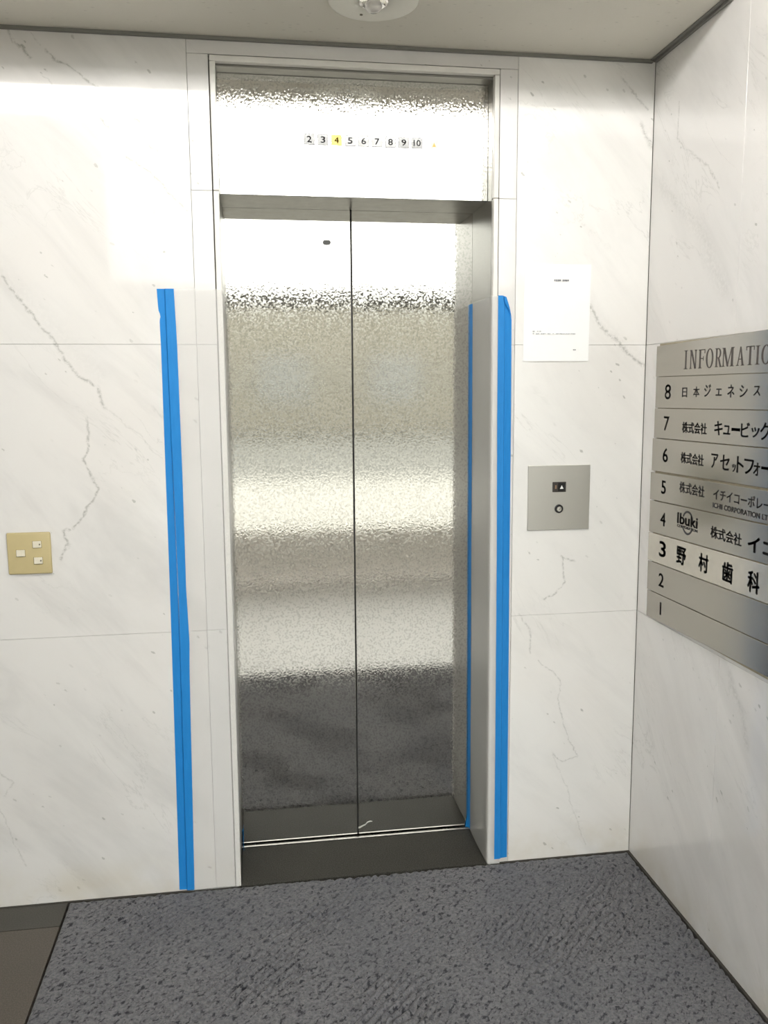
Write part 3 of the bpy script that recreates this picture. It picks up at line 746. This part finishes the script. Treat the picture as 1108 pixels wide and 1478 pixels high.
# serif header letters drawn by hand (unit box)
def serif(ch):
    P_ = []; s = .11
    def rect(a, b, c, d): P_.append([(a, b), (c, b), (c, d), (a, d)])
    def quad(*q): P_.append(list(q))
    def ring(cx, cy, rx, ry, tx, ty, a0=0, a1=360, n=24):
        for k in range(n):
            u = math.radians(a0 + (a1 - a0) * k / n); v = math.radians(a0 + (a1 - a0) * (k + 1) / n)
            P_.append([(cx + rx * math.cos(u), cy + ry * math.sin(u)), (cx + rx * math.cos(v), cy + ry * math.sin(v)),
                       (cx + (rx - tx) * math.cos(v), cy + (ry - ty) * math.sin(v)), (cx + (rx - tx) * math.cos(u), cy + (ry - ty) * math.sin(u))])
    h = .035
    if ch == 'I': rect(.30, 0, .70, 1); rect(0, 0, 1, h); rect(0, 1 - h, 1, 1)
    elif ch == 'N': rect(.10, 0, .20, 1); rect(.80, 0, .90, 1); quad((.08, 1), (.30, 1), (.90, 0), (.72, 0)); rect(0, 0, .30, h); rect(.70, 1 - h, 1, 1); rect(0, 1 - h, .25, 1)
    elif ch == 'F': rect(.12, 0, .34, 1); rect(0, 1 - .05, .95, 1); rect(.9, .78, .97, 1); rect(.3, .49, .75, .54); rect(.70, .40, .76, .63); rect(0, 0, .50, h)
    elif ch == 'O': ring(.5, .5, .5, .52, .19, .04)
    elif ch == 'R': rect(.10, 0, .31, 1); rect(.1, .955, .5, 1); rect(.1, .47, .5, .515); ring(.46, .735, .42, .265, .19, .045, -90, 90, 14); quad((.38, .5), (.60, .5), (1.0, 0), (.78, 0)); rect(0, 0, .42, h); rect(0, 1 - h, .2, 1); rect(.74, 0, 1.05, h)
    elif ch == 'M': rect(.08, 0, .14, 1); rect(.76, 0, .92, 1); quad((.06, 1), (.24, 1), (.54, 0), (.44, 0)); quad((.44, 0), (.50, .04), (.80, 1), (.76, 1)); rect(0, 0, .23, h); rect(.68, 0, 1, h); rect(0, 1 - h, .2, 1); rect(.78, 1 - h, 1, 1)
    elif ch == 'A': quad((.12, 0), (.19, 0), (.52, .93), (.46, 1)); quad((.46, 1), (.56, 1), (.92, 0), (.70, 0)); rect(.26, .32, .74, .37); rect(0, 0, .33, h); rect(.60, 0, 1, h)
    elif ch == 'T': rect(.40, 0, .61, 1); rect(0, .95, 1, 1); rect(0, .78, .06, 1); rect(.94, .78, 1, 1); rect(.26, 0, .75, h)
    return P_
HD = [('I', -.2658, -.2841, 1.5892, 1.6408), ('N', -.2967, -.3344, 1.5894, 1.6401), ('F', -.3447, -.3780, 1.5896, 1.6395), ('O', -.3830, -.4200, 1.5897, 1.6389), ('R', -.4296, -.4606, 1.5899, 1.6382),
      ('M', -.4633, -.5188, 1.5901, 1.6375), ('A', -.5298, -.5651, 1.5904, 1.6366), ('T', -.5726, -.6066, 1.5905, 1.6361), ('I', -.6124, -.6296, 1.5907, 1.6355), ('O', -.6369, -.6740, 1.5909, 1.6351), ('N', -.6850, -.7240, 1.5909, 1.6351)]
def serif_obj(lst, mat, parent, name='lettering'):
    uv = []; fc = []
    for ch, a, b, z0, z1 in lst:
        for q in serif(ch):
            fc.append(tuple(range(len(uv), len(uv) + len(q)))); uv += [(-(a + (b - a) * x_), z0 + (z1 - z0) * y_) for x_, y_ in q]
    return place_flat(name, np.array(uv), fc, mat, XS, 0, parent, .0005, 'R')
serif_obj(HD, M_let_h, P[0])
T = {1: [('8', -.1584, -.1949, 1.5055, 1.5486, 'f'), ('日', -.2625, -.2888, 1.5124, 1.5383, 'm'), ('本', -.3241, -.3557, 1.5126, 1.5406, 'm'), ('ジ', -.3824, -.4143, 1.5137, 1.5457, 'm'), ('ェ', -.4411, -.4681, 1.5166, 1.5343, 'm'), ('ネ', -.4968, -.5272, 1.5124, 1.5436, 'm'), ('シ', -.5522, -.5857, 1.5133, 1.5421, 'm'), ('ス', -.6124, -.6398, 1.5168, 1.5399, 'm')],
 2: [('7', -.1586, -.1924, 1.4145, 1.4558, 'f'), ('株式会社', -.2704, -.4020, 1.4131, 1.4429, 'd'), ('キ', -.4423, -.4804, 1.4145, 1.4505, 'd'), ('ュ', -.4863, -.5171, 1.4183, 1.4411, 'd'), ('ー', -.5242, -.5618, 1.4285, 1.4358, 'd'), ('ビ', -.5667, -.6028, 1.4154, 1.4509, 'd'), ('ッ', -.6127, -.6445, 1.4168, 1.4407, 'd'), ('ク', -.6492, -.6881, 1.4123, 1.4537, 'd')],
 3: [('6', -.1605, -.1906, 1.3220, 1.3626, 'd'), ('株式会社', -.2696, -.3931, 1.3274, 1.3579, 'd'), ('ア', -.4335, -.4660, 1.3278, 1.3650, 'd'), ('セ', -.4781, -.5206, 1.3266, 1.3649, 'd'), ('ッ', -.5354, -.5512, 1.3260, 1.3452, 'd'), ('ト', -.5560, -.5849, 1.3256, 1.3661, 'd'), ('フ', -.5885, -.6285, 1.3259, 1.3623, 'd'), ('ォ', -.6293, -.6551, 1.3256, 1.3564, 'd'), ('ー', -.6617, -.6977, 1.3430, 1.3496, 'd')],
 4: [('5', -.1595, -.1855, 1.2272, 1.2661, 'd'), ('株式会社', -.2686, -.4056, 1.2434, 1.2740, 'm'), ('イチイコーポレー', -.4519, -.7049, 1.2466, 1.2746, 'm'), ('ICHII CORPORATION LTD.', -.4518, -.7190, 1.2236, 1.2366, 'm')],
 5: [('4', -.1606, -.1913, 1.1321, 1.1713, 'd'), ('株式会社', -.4469, -.5928, 1.1424, 1.1736, 'd'), ('イ', -.6222, -.6700, 1.1390, 1.1761, 'b'), ('コ', -.6868, -.7250, 1.1399, 1.1711, 'b')],
 6: [('3', -.1609, -.2000, 1.0388, 1.0843, 'b'), ('野', -.2679, -.3194, 1.0383, 1.0877, 'b'), ('村', -.3926, -.4409, 1.0417, 1.0906, 'b'), ('歯', -.5125, -.5608, 1.0394, 1.0912, 'b'), ('科', -.6299, -.6776, 1.0393, 1.0917, 'b')],
 7: [('2', -.1642, -.1948, .9476, .9873, 'd')], 8: [('1', -.1780, -.1870, .8617, .8993, 'f')]}
LM = {'f': (M_let_f, .008), 'm': (M_let_m, .012), 'd': (M_let, .018), 'b': (M_let_b, .05)}
for i, lst in T.items():
    for (s, a, b, z0, z1, k) in lst:
        m, bo = LM[k]
        text_mesh('number' if s.isdigit() else 'lettering', s, m, XS, a, b, z0, z1, P[i], .0005, bo, 'R')
# round emblem on the fourth floor plate
lg = []; fc = []
def arc(cx, cz, rx, rz, t0, a0, a1, n=18):
    for k in range(n):
        u = math.radians(a0 + (a1 - a0) * k / n); v = math.radians(a0 + (a1 - a0) * (k + 1) / n)
        q = [(cx + rx * math.cos(u), cz + rz * math.sin(u)), (cx + rx * math.cos(v), cz + rz * math.sin(v)), (cx + (rx - t0) * math.cos(v), cz + (rz - t0) * math.sin(v)), (cx + (rx - t0) * math.cos(u), cz + (rz - t0) * math.sin(u))]
        fc.append(tuple(range(len(lg), len(lg) + 4))); lg.extend(q)
arc(.322, 1.1625, .032, .0335, .0055, 5, 150); arc(.322, 1.1625, .032, .0345, .0055, 212, 335)
place_flat('emblem_ring', np.array(lg), fc, M_let, XS, 0, P[5], .0005, 'R')
text_mesh('lettering', 'Ibuki', M_let, XS, -.2640, -.3760, 1.1545, 1.1840, P[5], .0006, .035, 'R')
text_mesh('lettering', 'CORPORATION', M_let_m, XS, -.2640, -.3770, 1.1435, 1.1510, P[5], .0006, .01, 'R')
reparent(db)
